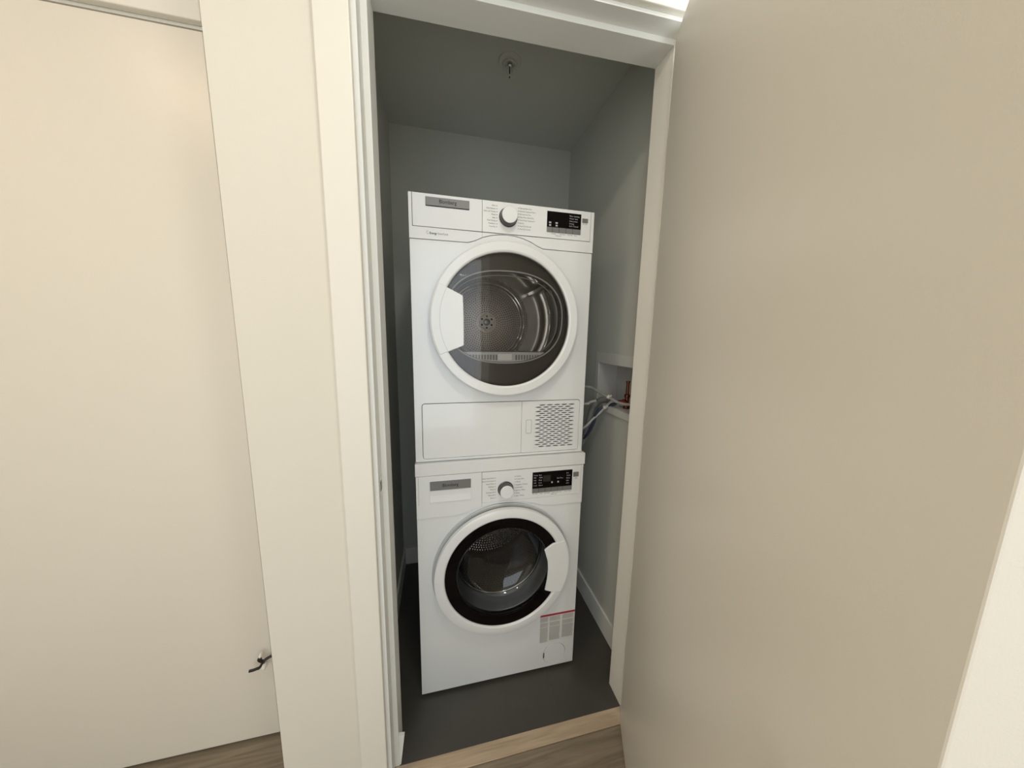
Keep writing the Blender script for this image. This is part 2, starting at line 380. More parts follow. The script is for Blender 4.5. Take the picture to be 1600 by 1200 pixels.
for q, r in (((-0.4745, -0.034, 0.3395), 0.006), ((-0.4670, -0.036, 0.301), 0.0080)):
    bm = bmesh.new(); bmesh.ops.create_uvsphere(bm, u_segments=16, v_segments=10, radius=r); bmesh.ops.scale(bm, vec=(0.8, 1.6, 1.1), verts=bm.verts)
    bmesh.ops.translate(bm, vec=q, verts=bm.verts); finish('bumper', bm, 'whiter', ds, smooth=60)

# ceiling light in the hall
for (lx, ly), lab in ((LAMP_XY, 'round white ceiling light close to the closet door head'), ((-1.0, -0.95), 'round white ceiling light by the left hall door')):
    cl = thing('ceiling_light', lab, 'light', (lx, ly, HZ))
    bm = bmesh.new(); lathe(bm, 0, 0, [(0.0, 0), (0.10, 0), (0.10, -0.008), (0.088, -0.012), (0.084, -0.006), (0.0, -0.006)], 48, ax='z')
    finish('trim_ring', bm, 'jamb', cl, smooth=40)
    bm = bmesh.new(); lathe(bm, 0, 0, [(0.083, -0.0062), (0.083, -0.008), (0, -0.008)], 48, ax='z')
    finish('diffuser', bm, 'diffuser', cl, smooth=40)

# ================================================================ STACKED MACHINES
def hose(name, pts, r, m, label, cat, ribs=0, sub=8, n=12):
    bm = bmesh.new(); tube(bm, smooth_path(pts, sub), r, n, ribs)
    return tag(finish(name, bm, m, None, smooth=60), label, cat)
def shell(bm, x0, x1, y0, y1, z0, z1, t=0.006, top=True, front_open=True):
    box(bm, x0, x0+t, y0, y1, z0, z1); box(bm, x1-t, x1, y0, y1, z0, z1)
    box(bm, x0+t, x1-t, y1-t, y1, z0, z1); box(bm, x0+t, x1-t, y0, y1-t, z1-t, z1); box(bm, x0+t, x1-t, y0, y1-t, z0, z0+t)
def ring_arc(cx, cz, r, a0, a1, n=14): return [(cx + r*math.cos(math.radians(a0+(a1-a0)*i/n)), cz + r*math.sin(math.radians(a0+(a1-a0)*i/n))) for i in range(n+1)]
def dimples(rings, cx, cz, y, r, name, m, parent, pitch, n=6, up=0.0):
    bm = bmesh.new()
    for R in rings:
        cnt = max(1, int(2*PI*R/pitch)); off = random.random()
        for i in range(cnt):
            t = 2*PI*(i+off)/cnt; x, z = cx + R*math.cos(t), cz + R*math.sin(t)
            vs = [bm.verts.new((x + r*math.cos(2*PI*k/n), y, z + r*math.sin(2*PI*k/n))) for k in range(n)]
            if up:
                tp = bm.verts.new((x, y-up, z))
                for k in range(n): bm.faces.new((vs[k], vs[(k+1) % n], tp))
            else: bm.faces.new(vs)
    o = finish(name, bm, m, parent); o['kind'] = 'stuff'; return o
def cyl_dimples(cx, cz, R, y0, y1, r, name, m, parent, pitch, a0=0, a1=360, n=6):
    bm = bmesh.new(); rows = int((y1-y0)/pitch)
    cnt = int(R*math.radians(a1-a0)/pitch)
    for j in range(rows+1):
        for i in range(cnt):
            t = math.radians(a0) + (i + 0.5*(j % 2))*pitch/R; yy = y0 + j*pitch*0.95
            vs = []
            for k in range(n):
                u, v = r*math.cos(2*PI*k/n), r*math.sin(2*PI*k/n)
                vs.append(bm.verts.new((cx + R*math.cos(t + u/R), yy + v, cz + R*math.sin(t + u/R))))
            bm.faces.new(vs)
    o = finish(name, bm, m, parent); o['kind'] = 'stuff'; return o

# ------------------------------------------------ WASHER (y front = 0)
wa = thing('washing_machine', 'white front-load washing machine at the bottom of the stack, with red-striped label', 'washing machine')
W = 0.600
bm = bmesh.new(); shell(bm, 0, W, 0.010, 0.56, 0.014, 0.868); finish('cabinet', bm, 'enamel', wa, bevel=0.002)
CWX, CWZ = 0.301, 0.493
# front panel below the fascia: top edge follows the door in a bump
seam = [(0.0, 0.7205), (0.130, 0.7205)] + [(CWX + 0.266*math.cos(math.radians(a)), CWZ + 0.266*math.sin(math.radians(a))) for a in range(120, 55, -5)] + [(0.472, 0.7205), (0.600, 0.7205)]
seam = [(0.0, 0.7205), (0.125, 0.7205), (0.165, 0.7265), (0.195, 0.7375), (0.235, 0.7470), (0.300, 0.7510), (0.365, 0.7470), (0.405, 0.7375), (0.437, 0.7265), (0.475, 0.7205), (0.600, 0.7205)]
bm = bmesh.new()
capc = (0.517, 0.071)
slab(bm, [(0, 0.014), (W, 0.014)] + [(x, z-0.0003) for x, z in reversed(seam)], 0.0, 0.010, holes=[circ(CWX, CWZ, 0.215, 72), circ(capc[0], capc[1], 0.0475, 40)])
finish('front_panel', bm, 'enamel', wa, bevel=0.0015)
bm = bmesh.new(); slab(bm, circ(capc[0], capc[1], 0.0465, 48), -0.0003, 0.008, back=True); fc = finish('filter_cap', bm, 'enamel', wa, bevel=0.0008)
bm = bmesh.new(); slab(bm, rrect(0.4715, 0.4755, 0.058, 0.082, 0.0018, 3), -0.0006, -0.0001); finish('finger_notch', bm, 'ink', fc)
# fascia: one moulding with drawer and control panel let in
FD = -0.004
bm = bmesh.new()
slab(bm, [(x, z+0.0005) for x, z in seam] + [(W, 0.871), (0.5925, 0.871), (0.5925, 0.7565), (0.2215, 0.7565), (0.2200, 0.7565), (0.2200, 0.871), (0, 0.871)], FD, 0.010)
fas = finish('fascia', bm, 'plastic', wa, bevel=0.0012)
bm = bmesh.new(); slab(bm, rect(0.2209, 0.5915, 0.7575, 0.8705), FD-0.0002, 0.006, back=True)
cp = finish('control_panel', bm, 'plastic', wa, bevel=0.0008)
boxes('seam_line', 'greyink', [(0.0078, 0.0086, FD-0.0003, FD, 0.770, 0.870)], fas); boxes('seam_line', 'greyink', [(0.2197, 0.2205, FD-0.0004, FD, 0.7425, 0.8705)], fas)
# detergent drawer grip: metallic strip above a scooped pocket
bm = bmesh.new()
X0, X1 = 0.0455, 0.1815
slab(bm, rect(X0-0.0025, X1+0.0025, 0.7755, 0.8535), FD-0.0010, FD, holes=[rect(X0, X1, 0.778, 0.8205)])
dr = finish('detergent_drawer', bm, 'plastic', wa, bevel=0.0005)
bm = bmesh.new(); v = lambda x, y, z: bm.verts.new((x, y, z))
yf, yb = FD-0.0012, FD-0.0002
q = [v(X0, yb, 0.8205), v(X1, yb, 0.8205), v(X1, yb, 0.800), v(X0, yb, 0.800), v(X1, FD-0.0030, 0.7775), v(X0, FD-0.0030, 0.7775)]
bm.faces.new(q[0:4]); bm.faces.new((q[3], q[2], q[4], q[5]))
finish('grip_scoop', bm, 'plastic', dr)
bm = bmesh.new(); slab(bm, rrect(X0, X1, 0.8205, 0.8525, 0.001, 2), FD-0.0035, FD-0.0008, back=True)
bd = finish('badge', bm, 'greyp', wa, bevel=0.0006)
bm = bmesh.new(); text_bm(bm, 'Blomberg', 0.1125, 0.8365, 0.0155, FD-0.0038, 'CENTER', bold=0.0002, stretch=0.88); finish('lettering', bm, 'ink', bd)
# dial
def dial(parent, cx, cz, y, r):
    bm = bmesh.new(); lathe(bm, cx, cz, [(r+0.002, y), (r+0.002, y-0.002), (r, y-0.003), (r*0.92, y-0.022), (r*0.90, y-0.0235), (0, y-0.0235)], 48)
    d = finish('dial', bm, 'dialg', parent, smooth=35)
    bm = bmesh.new(); lathe(bm, cx, cz, [(r*0.885, y-0.0230), (r*0.885, y-0.0255), (r*0.85, y-0.0265), (0, y-0.0268)], 48)
    finish('dial_cap', bm, 'plastic', d, smooth=35); return d
dial(wa, 0.3045, 0.802, FD, 0.0265)
# display
def display(parent, x0, x1, z0, z1, strip, y, cuts):
    bm = bmesh.new(); slab(bm, rect(x0, x1, z0, z1), y-0.0010, y, back=True); d = finish('display', bm, 'blackg', parent)
    xs = [x0] + cuts + [x1]
    for i in range(len(xs)-1):
        bm = bmesh.new(); slab(bm, rect(xs[i]+(0.0006 if i else 0), xs[i+1]-0.0006, z0, strip-0.0004), y-0.0022, y, back=True)
        finish('touch_button', bm, 'greyp', parent, bevel=0.0004)
    return d
dw = display(wa, 0.4030, 0.5565, 0.7765, 0.8555, 0.7935, FD, [0.427, 0.452, 0.475, 0.500, 0.520])
bm = bmesh.new()
for tx, rows in ((0.407, ['Temp', '190', '140', '105', 'Cold']), (0.4265, ['Spin', '1400', 'Med', 'Low', 'None']), (0.533, ['Pre', 'Wash', 'Rinse', 'Spin', 'Anti'])):
    for i, s in enumerate(rows): text_bm(bm, s, tx, 0.8435 - i*0.0098, 0.0068, FD-0.0014)
text_bm(bm, 'End Time', 0.4965, 0.8265, 0.0062, FD-0.0014)
for cx_ in (0.4775, 0.5015):
    for a in range(1):
        vs = [bm.verts.new((cx_ + 0.0032*math.cos(2*PI*k/14), FD-0.0014, 0.8125 + 0.0038*math.sin(2*PI*k/14))) for k in range(14)]; bm.faces.new(vs)
finish('indicator_print', bm, 'lightink', dw)
bm = bmesh.new(); slab(bm, rect(0.4430, 0.4720, 0.817, 0.841), FD-0.00125, FD-0.0010); finish('digit_window', bm, 'browng', dw)
bm = bmesh.new(); slab(bm, rrect(0.5605, 0.5815, 0.8265, 0.8445, 0.001, 2), FD-0.0022, FD-0.0001, back=True); finish('power_button', bm, 'greyp', wa, bevel=0.0005)
# printed programme list
def legend(parent, xl, xr, ztop, dz, left, right, y, size, name='programme_print'):
    bm = bmesh.new()
    for i in range(8):
        zz = ztop - i*dz
        for x in (xl, xr):
            vs = [bm.verts.new((x + 0.0013*math.cos(2*PI*k/8), y, zz + 0.0013*math.sin(2*PI*k/8))) for k in range(8)]; bm.faces.new(vs)
        text_bm(bm, left[i], xl-0.004, zz, size, y, 'RIGHT', stretch=0.88); text_bm(bm, right[i], xr+0.004, zz, size, y, 'LEFT', stretch=0.88)
    return finish(name, bm, 'ink', parent)
legend(cp, 0.2670, 0.3385, 0.8465, 0.0106, ['Heavy Duty Extra', 'Perm Press Extra', 'Hand Wash', 'Delicate', 'Wool', 'Downproof', 'Rapid 28', 'Rinse'],
       ['Cotton', 'Cotton Eco', 'Mixed', 'Hygienic Cottons', 'Synthetics', 'Sports / Dark', 'Shirts', 'Spin + Drain'], FD-0.0005, 0.0068)
bm = bmesh.new()
for tx, s in ((0.405, 'On / Off'), (0.430, 'Temp'), (0.449, 'Spin Speed'), (0.478, 'Options'), (0.497, 'End Time'), (0.529, 'Start / Pause')): text_bm(bm, s, tx, 0.7720, 0.0052, FD-0.0005)
text_bm(bm, 'Child Lock', 0.475, 0.7655, 0.0052, FD-0.0005); text_bm(bm, 'ON', 0.5675, 0.8195, 0.0062, FD-0.0005)
finish('button_print', bm, 'ink', cp)
# safety label
lb = bmesh.new(); slab(lb, rect(0.4520, 0.5985, 0.1315, 0.2560), -0.0004, -0.0001, back=True); lb = finish('safety_label', lb, 'paper', wa)
boxes('red_stripe', 'red', [(0.4530, 0.5985, -0.0008, -0.0004, 0.2475, 0.2560)], lb)
bm = bmesh.new()
for cx0, cx1, zb in ((0.4540, 0.4870, 0.1320), (0.4925, 0.5370, 0.1360), (0.5460, 0.5930, 0.1400)):
    zz = 0.2440
    while zz > zb:
        if not (0.2190 < zz < 0.2235 or 0.1985 < zz < 0.2025):
            x = cx0
            while x < cx1 - 0.002:
                wdt = random.uniform(0.003, 0.008); quad(bm, x, min(x+wdt, cx1 - random.choice((0, 0, 0.003))), zz-0.0011, zz, -0.0007); x += wdt + 0.0012
        zz -= 0.0023
o = finish('fine_print', bm, 'greyink', lb); o['kind'] = 'stuff'
# door
def door_ring(parent, cx, cz, R, rin, y, d, m='plastic'):
    bm = bmesh.new()
    lathe(bm, cx, cz, [(R-0.012, y), (R-0.012, y-0.010), (R-0.001, y-0.011), (R, y-0.012), (R, y-d*0.86), (R-0.001, y-d*0.95), (R-0.004, y-d), (rin+0.006, y-d-0.0005), (rin+0.002, y-d+0.0015), (rin, y-d+0.005), (rin, y-d+0.016), (rin+0.006, y)], 128, closed=True)
    ring = finish('door_ring', bm, m, parent, smooth=25)
    bm = bmesh.new(); lathe(bm, cx, cz, [(R-0.0115, y-0.0002), (R-0.0060, y-0.0002), (R-0.0060, y-0.0098), (R-0.0115, y-0.0098)], 96, closed=True)
    finish('door_gap_shade', bm, 'black', ring, smooth=30)  # black ring added to darken the shadow gap behind the door ring
    return ring
DWd = 0.036
bm = bmesh.new(); lathe(bm, CWX, CWZ, [(0.2145, -0.0005), (0.2555, -0.0005), (0.2555, -0.0045), (0.2530, -0.0070), (0.2440, -0.0070), (0.2145, -0.0070)], 128, closed=True)
finish('door_seat', bm, 'palep', wa, smooth=35)
dwr = door_ring(wa, CWX, CWZ, 0.2485, 0.2125, -0.007, DWd-0.007)
bm = bmesh.new(); lathe(bm, CWX, CWZ, [(0.2120, -0.010), (0.2120, -0.0300), (0.2110, -0.0315), (0.1750, -0.0290), (0.1720, -0.024), (0.1720, -0.010)], 128, closed=True)
finish('door_band', bm, 'blackg', dwr, smooth=35)
hp = [(0.4790, 0.5870)] + [(0.4470, 0.5660), (0.4500, 0.5560)] + [(0.4610 - 0.0, 0.520), (0.4640, 0.4850), (0.4620, 0.4450), (0.4560, 0.4080), (0.4540, 0.4000)] + [(0.4870, 0.3850)]
arc = ring_arc(CWX, CWZ, 0.2440, -27.2, 24.4, 18)
bm = bmesh.new(); slab(bm, hp + arc, -DWd-0.0012, -0.030, back=True); finish('door_handle', bm, 'plastic', wa, smooth=30, bevel=0.0022)
bm = bmesh.new(); lathe(bm, CWX, CWZ, [(0.1720, -0.026), (0.1690, -0.0265), (0.166, -0.020), (0.163, 0.004), (0.156, 0.030), (0.138, 0.056), (0.105, 0.072), (0.05, 0.080), (0.0, 0.082)], 96)
finish('bowl_glass', bm, 'bowl', wa, smooth=60)
bm = bmesh.new(); lathe(bm, CWX, CWZ, [(0.2140, 0.002), (0.196, -0.004), (0.182, 0.008), (0.186, 0.030), (0.176, 0.045), (0.180, 0.056), (0.174, 0.068), (0.172, 0.086)], 96)
finish('gasket', bm, 'rubber', wa, smooth=60)
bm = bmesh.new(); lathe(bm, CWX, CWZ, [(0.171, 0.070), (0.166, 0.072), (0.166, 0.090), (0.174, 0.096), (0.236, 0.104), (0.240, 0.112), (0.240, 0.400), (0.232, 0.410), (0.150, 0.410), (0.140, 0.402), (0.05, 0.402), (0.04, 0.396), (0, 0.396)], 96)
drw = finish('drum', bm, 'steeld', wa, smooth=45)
bm = bmesh.new(); tube(bm, [(CWX + 0.166*math.cos(2*PI*i/64), 0.0705, CWZ + 0.166*math.sin(2*PI*i/64)) for i in range(64)], 0.0028, 8, closed=True)
finish('drum_lip', bm, 'chrome', drw, smooth=60)
dimples([0.016 + 0.0125*i for i in range(17)], CWX, CWZ, 0.3950, 0.0052, 'embossed_dimples', 'steel', drw, 0.0125, up=0.003)
cyl_dimples(CWX, CWZ, 0.2385, 0.125, 0.385, 0.0040, 'perforation', 'hole', drw, 0.0140)
for a in (95, 215, 335):
    bm = bmesh.new(); pr = [(-0.026, 0.0), (-0.016, -0.022), (-0.006, -0.036), (0.006, -0.036), (0.016, -0.022), (0.026, 0.0)]
    t = math.radians(a); rings = []
    for yy, s in ((0.118, 0.5), (0.150, 1.0), (0.360, 1.0), (0.395, 0.6)):
        rings.append([bm.verts.new((CWX + (0.2395+h*s)*math.cos(t) - u*math.sin(t), yy, CWZ + (0.2395+h*s)*math.sin(t) + u*math.cos(t))) for u, h in pr])
    for p, q_ in zip(rings[:-1], rings[1:]):
        for i in range(5): bm.faces.new((p[i], p[i+1], q_[i+1], q_[i]))
    bm.faces.new(rings[0]); bm.faces.new(rings[-1])
    finish('drum_paddle', bm, 'rubber', drw, smooth=50)
for x in (0.05, 0.55):
    for y in (0.06, 0.50):
        bm = bmesh.new(); lathe(bm, x, 0, [(0, 0.0), (0.022, 0.0), (0.022, 0.007), (0.012, 0.009), (0.012, 0.015), (0, 0.015)], 20, ax='z', cy=y); finish('foot', bm, 'black', wa, smooth=40)

# ------------------------------------------------ STACKING KIT
kt = thing('stacking_kit', 'white stacking kit shelf between washing machine and dryer', 'stacking kit', (0, 0, 0))
boxes('shelf_front', 'kitw', [(-0.0015, 0.6045, -0.0055, 0.020, 0.8725, 0.9155)], kt, bevel=0.0015)
boxes('side_rail', 'kitw', [(-0.001, 0.004, 0.020, 0.56, 0.8705, 0.9155)], kt, bevel=0.001)
boxes('side_rail', 'kitw', [(0.5955, 0.6035, 0.020, 0.56, 0.8705, 0.9155)], kt, bevel=0.001)
boxes('tray', 'kitw', [(0.004, 0.5955, 0.020, 0.56, 0.8705, 0.9155)], kt)

# ------------------------------------------------ DRYER (front plane y = 0.009)
dy = thing('tumble_dryer', 'white tumble dryer with round smoked glass door on top of the stack', 'dryer', (0, 0, 0))
P = 0.009; DX0, DX1, DZ0, DZ1 = 0.001, 0.5955, 0.9175, 1.7515
bm = bmesh.new(); shell(bm, DX0, DX1, P+0.010, 0.60, DZ0+0.0, DZ1-0.003); finish('cabinet', bm, 'enamel', dy, bevel=0.002)
CDX, CDZ = 0.298, 1.3855
seam = [(DX0, 1.6225), (0.176, 1.6235), (0.196, 1.6300), (0.219, 1.6415), (0.245, 1.6495), (0.272, 1.6545), (0.298, 1.6560), (0.324, 1.6545), (0.351, 1.6495), (0.377, 1.6410), (0.400, 1.6300), (0.420, 1.6230), (DX1, 1.6215)]
DR = (0.0245, 0.5795, 0.9265, 1.1160)
bm = bmesh.new()
slab(bm, [(DX0, DZ0), (DX1, DZ0)] + [(x, z-0.0003) for x, z in reversed(seam)], P, P+0.010, holes=[circ(CDX, CDZ, 0.224, 72), rrect(*DR, 0.010, 5)])
finish('front_panel', bm, 'enamel', dy, bevel=0.0015)
bm = bmesh.new(); F2 = P-0.0025
slab(bm, [(x, z+0.0005) for x, z in seam] + [(DX1, DZ1), (0.5850, DZ1), (0.5850, 1.6575), (0.0105, 1.6575), (0.0105, DZ1), (DX0, DZ1)], F2, P+0.010)
fas = finish('fascia', bm, 'plastic', dy, bevel=0.0012)
boxes('seam_line', 'greyink', [(0.2187, 0.2194, F2-0.0003, F2, 1.6425, 1.6570)], fas)
bm = bmesh.new(); slab(bm, rect(0.0117, 0.2186, 1.6588, DZ1-0.0003), F2-0.0002, F2+0.008, back=True); finish('water_tank_drawer', bm, 'plastic', dy, bevel=0.0008)
bm = bmesh.new(); slab(bm, rect(0.2195, 0.5838, 1.6588, DZ1-0.0003), F2-0.0002, F2+0.008, back=True); cp = finish('control_panel', bm, 'plastic', dy, bevel=0.0008)
bm = bmesh.new(); slab(bm, rect(0.0500, 0.1795, 1.7165, 1.7425), F2-0.0012, F2-0.0002, back=True); bz = finish('badge', bm, 'ink', dy)
bm = bmesh.new(); slab(bm, rect(0.0508, 0.1787, 1.7185, 1.7420), F2-0.0030, F2-0.0012, back=True); finish('badge_plate', bm, 'greyp', bz, bevel=0.0004)
bm = bmesh.new(); text_bm(bm, 'Blomberg', 0.1150, 1.7310, 0.0150, F2-0.0033, 'CENTER', bold=0.0002, stretch=0.88); finish('lettering', bm, 'ink', bz)
bm = bmesh.new()
text_bm(bm, 'Energy', 0.0600, 1.6410, 0.0088, F2-0.0004, bold=0.0002, stretch=0.9); text_bm(bm, 'SmartCycle', 0.0840, 1.6410, 0.0078, F2-0.0004, stretch=0.85)
for i in range(10):   # small drop outline before the words
    t0, t1 = 2*PI*i/12+0.9, 2*PI*(i+1)/12+0.9
    bm.faces.new([bm.verts.new((0.0545+rr*math.cos(t), F2-0.0004, 1.6425+rr*1.35*math.sin(t))) for rr, t in ((0.0034, t0), (0.0034, t1), (0.0028, t1), (0.0028, t0))])
finish('logo_print', bm, 'ink', fas)
dial(dy, 0.3015, 1.7080, F2, 0.0275)
dd = display(dy, 0.4300, 0.5485, 1.6765, 1.7405, 1.6925, F2, [0.449, 0.472, 0.496, 0.520])
bm = bmesh.new()
for i, s in enumerate(['Filter cleaning', 'Water tank', 'Anti-crease', 'Drying', 'End / Cancel']): text_bm(bm, s, 0.5070, 1.7315-i*0.0078, 0.0062, F2-0.0014)
for tx in (0.4365, 0.4590):
    quad(bm, tx, tx+0.008, 1.7035, 1.7085, F2-0.0014); quad(bm, tx+0.0005, tx+0.0075, 1.6955, 1.7005, F2-0.0014)
finish('indicator_print', bm, 'lightink', dd)
bm = bmesh.new(); slab(bm, rrect(0.5525, 0.5730, 1.7155, 1.7285, 0.001, 2), F2-0.0022, F2-0.0001, back=True); finish('power_button', bm, 'greyp', dy, bevel=0.0005)
legend(cp, 0.2650, 0.3345, 1.7385, 0.0088, ['Shirts', 'Daily Express', 'Jeans and Towels', 'Mixed', 'Baby', 'Rack Drying', 'Ventilation', 'Time Dry'],
       ['Normal Extra Dry', 'Normal Cupboard Dry +', 'Normal Iron Dry', 'Perm Press Extra Dry', 'Perm Press Cupboard +', 'Sports', 'Auto Dry Normal', 'Auto Dry Gentle'], F2-0.0005, 0.0060)
bm = bmesh.new()
for tx, s in ((0.446, 'Dryness'), (0.474, 'Low Temp'), (0.503, 'End Time'), (0.526, 'Start')): text_bm(bm, s, tx, 1.6725, 0.0046, F2-0.0005)
text_bm(bm, 'Child Lock', 0.460, 1.6670, 0.0046, F2-0.0005); text_bm(bm, 'On / Off', 0.5545, 1.7115, 0.0046, F2-0.0005)
finish('button_print', bm, 'ink', cp)
# door
Dd = 0.034
dring = door_ring(dy, CDX, CDZ, 0.2435, 0.2110, P, Dd)
bm = bmesh.new(); lathe(bm, CDX, CDZ, [(0.2105, P-0.022), (0.2100, P-0.0265), (0.150, P-0.0285), (0.08, P-0.0295), (0, P-0.030)], 96)
finish('door_glass', bm, 'glass', dring, smooth=60)
# inner bulkhead seen through the glass, with the oval loading mouth
OX, OZ, OA, OB = 0.2990, 1.3970, 0.1950, 0.1480
bm = bmesh.new(); slab(bm, circ(CDX, CDZ, 0.2235, 80), P-0.006, P+0.020, holes=[selipse(OX, OZ, OA, OB)])
bk = finish('door_bulkhead', bm, 'browng', dy)
bm = bmesh.new(); tube(bm, [(x, P-0.006, z) for x, z in selipse(OX, OZ, OA, OB)], 0.0024, 8, closed=True); finish('mouth_rim', bm, 'palep', bk, smooth=60)
bm = bmesh.new(); tube(bm, [(x, P+0.012, z) for x, z in selipse(OX, OZ+0.001, OA-0.010, OB-0.012)], 0.0016, 8, closed=True); finish('mouth_seal', bm, 'rubber', bk, smooth=60)
# filter housing: crescent with flat top
top_z = 1.2880
low = [(x, z) for x, z in selipse(OX, OZ, OA-0.004, OB-0.003, n=160) if z < top_z]
low.sort(key=lambda p: p[0])
bm = bmesh.new(); slab(bm, low, P+0.000, P+0.075, back=True)
fh = finish('filter_housing', bm, 'palep', dy, bevel=0.0015)
for i in range(30):
    t = (i+0.5)/30; xa = 0.155 + t*0.29
    if 0.27 < xa < 0.325: continue
    bm = bmesh.new(); hh = 0.004 + 0.0105*math.sin(PI*t); box(bm, xa, xa+0.006, P-0.0015, P+0.001, 1.2720-hh, 1.2760)
    finish('filter_slot', bm, 'drain', fh)
boxes('filter_latch', 'plastic', [(0.272, 0.322, P-0.004, P+0.001, 1.258, 1.280)], fh, bevel=0.001)
# drum
bm = bmesh.new()
lathe(bm, CDX, 1.400, [(0.200, 0.060), (0.262, 0.064), (0.270, 0.080), (0.270, 0.130), (0.264, 0.136), (0.264, 0.146), (0.270, 0.152), (0.270, 0.300), (0.264, 0.308), (0.264, 0.318), (0.270, 0.326),
                      (0.270, 0.430), (0.258, 0.446), (0.200, 0.450)], 128)
dd_ = finish('drum', bm, 'steel', dy, smooth=45)
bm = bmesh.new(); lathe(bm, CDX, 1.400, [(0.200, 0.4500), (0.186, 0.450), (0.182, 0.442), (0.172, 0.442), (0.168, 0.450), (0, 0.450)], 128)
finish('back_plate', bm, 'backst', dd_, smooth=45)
dimples([0.050 + 0.0098*i for i in range(12)] + [0.195, 0.205, 0.215, 0.225, 0.235], CDX, 1.400, 0.4495, 0.0030, 'embossed_dimples', 'steel', dd_, 0.0105, up=0.0018)
for r, yy, rad, m_ in ((0.177, 0.441, 0.0022, 'chrome'), (0.166, 0.449, 0.0014, 'chrome'), (0.263, 0.141, 0.0022, 'chrome'), (0.263, 0.313, 0.0020, 'chrome')):
    bm = bmesh.new(); tube(bm, [(CDX + r*math.cos(2*PI*i/72), yy, 1.400 + r*math.sin(2*PI*i/72)) for i in range(72)], rad, 6, closed=True); finish('drum_bead', bm, m_, dd_, smooth=60)
bm = bmesh.new()
star = []
for i in range(12):
    rr = 0.040 if i % 2 == 0 else 0.031; star.append((CDX + rr*math.cos(PI*i/6+PI/2), 1.402 + rr*math.sin(PI*i/6+PI/2)))
slab(bm, star, 0.4380, 0.4500, back=True)
hb = finish('drum_hub', bm, 'whiter', dd_, bevel=0.001)
for i in range(6):
    t = PI*i/3 + PI/2
    bm = bmesh.new(); slab(bm, circ(CDX + 0.026*math.cos(t), 1.402 + 0.026*math.sin(t), 0.0050, 12), 0.4370, 0.4385); finish('hub_hole', bm, 'hole', hb)
bm = bmesh.new(); lathe(bm, CDX, 1.402, [(0.016, 0.439), (0.015, 0.433), (0.009, 0.431), (0, 0.431)], 24); finish('hub_boss', bm, 'steeld', hb, smooth=40)
for a in (35, 155, 275):
    bm = bmesh.new(); pr = [(-0.030, 0.0), (-0.016, -0.028), (-0.006, -0.044), (0.006, -0.044), (0.016, -0.028), (0.030, 0.0)]
    t = math.radians(a); rings = []
    for yy, s in ((0.090, 0.4), (0.120, 0.9), (0.400, 1.0), (0.440, 0.7)):
        rings.append([bm.verts.new((CDX + (0.2695+h*s)*math.cos(t) - u*math.sin(t), yy, 1.400 + (0.2695+h*s)*math.sin(t) + u*math.cos(t))) for u, h in pr])
    for p, q_ in zip(rings[:-1], rings[1:]):
        for i in range(5): bm.faces.new((p[i], p[i+1], q_[i+1], q_[i]))
    bm.faces.new(rings[0]); bm.faces.new(rings[-1])
    finish('drum_paddle', bm, 'steel', dd_, smooth=50)
# door handle at left
hp = [(0.0885, 1.4915), (0.1195, 1.4765), (0.1565, 1.4590)] + [(0.1578, 1.430), (0.1588, 1.385), (0.1590, 1.345), (0.1590, 1.3065)] + [(0.1180, 1.2895), (0.0885, 1.2775)]
arc = ring_arc(CDX, CDZ, 0.2390, 207.3, 152.6, 20)
bm = bmesh.new(); slab(bm, hp + arc, P-Dd-0.0012, P-0.028, back=True); dh = finish('door_handle', bm, 'plastic', dy, smooth=30, bevel=0.002)
bm = bmesh.new()
for a in range(153, 207, 2):
    t0, t1 = math.radians(a), math.radians(min(a+2, 207)); r0, r1 = 0.2120, 0.2126
    bm.faces.new([bm.verts.new((CDX + r*math.cos(t), P-Dd-0.0015, CDZ + r*math.sin(t))) for r, t in ((r0, t0), (r0, t1), (r1, t1), (r1, t0))])
finish('crease_line', bm, 'greyink', dh)
# service flap, vent grille
bm = bmesh.new(); slab(bm, rrect(DR[0]+0.0016, 0.3602, DR[2]+0.0016, DR[3]-0.0016, 0.0085, 5, (0, 1, 1, 0)), P-0.0008, P+0.010, back=True)
finish('service_flap', bm, 'plastic', dy, bevel=0.0008)
gx0, gx1, gz0, gz1 = 0.4085, 0.5600, 0.9430, 1.1030
bm = bmesh.new(); slab(bm, rrect(0.3611, DR[1]-0.0016, DR[2]+0.0016, DR[3]-0.0016, 0.0085, 5, (1, 0, 0, 1)), P-0.0008, P+0.010, holes=[rect(gx0, gx1, gz0, gz1)])
vp = finish('vent_panel', bm, 'plastic', dy, bevel=0.0006)
bm = bmesh.new(); slab(bm, rrect(0.3770, 0.3975, 0.9985, 1.0480, 0.003, 3), P-0.0016, P-0.0007, holes=[rrect(0.3778, 0.3967, 0.9993, 1.0472, 0.0025, 3)]); finish('flap_latch_outline', bm, 'greyink', vp)
bm = bmesh.new(); slab(bm, rrect(0.3779, 0.3966, 0.9994, 1.0471, 0.0025, 3), P-0.0018, P-0.0007, back=True); finish('flap_latch', bm, 'plastic', vp, bevel=0.0005)
bm = bmesh.new(); rows = 21; rh = (gz1-gz0)/rows; cols = 5; cw = (gx1-gx0)/(cols+0.5)
yq = P-0.0008
def q2(x0, x1, z0, z1): quad(bm, x0, x1, z0, z1, yq)
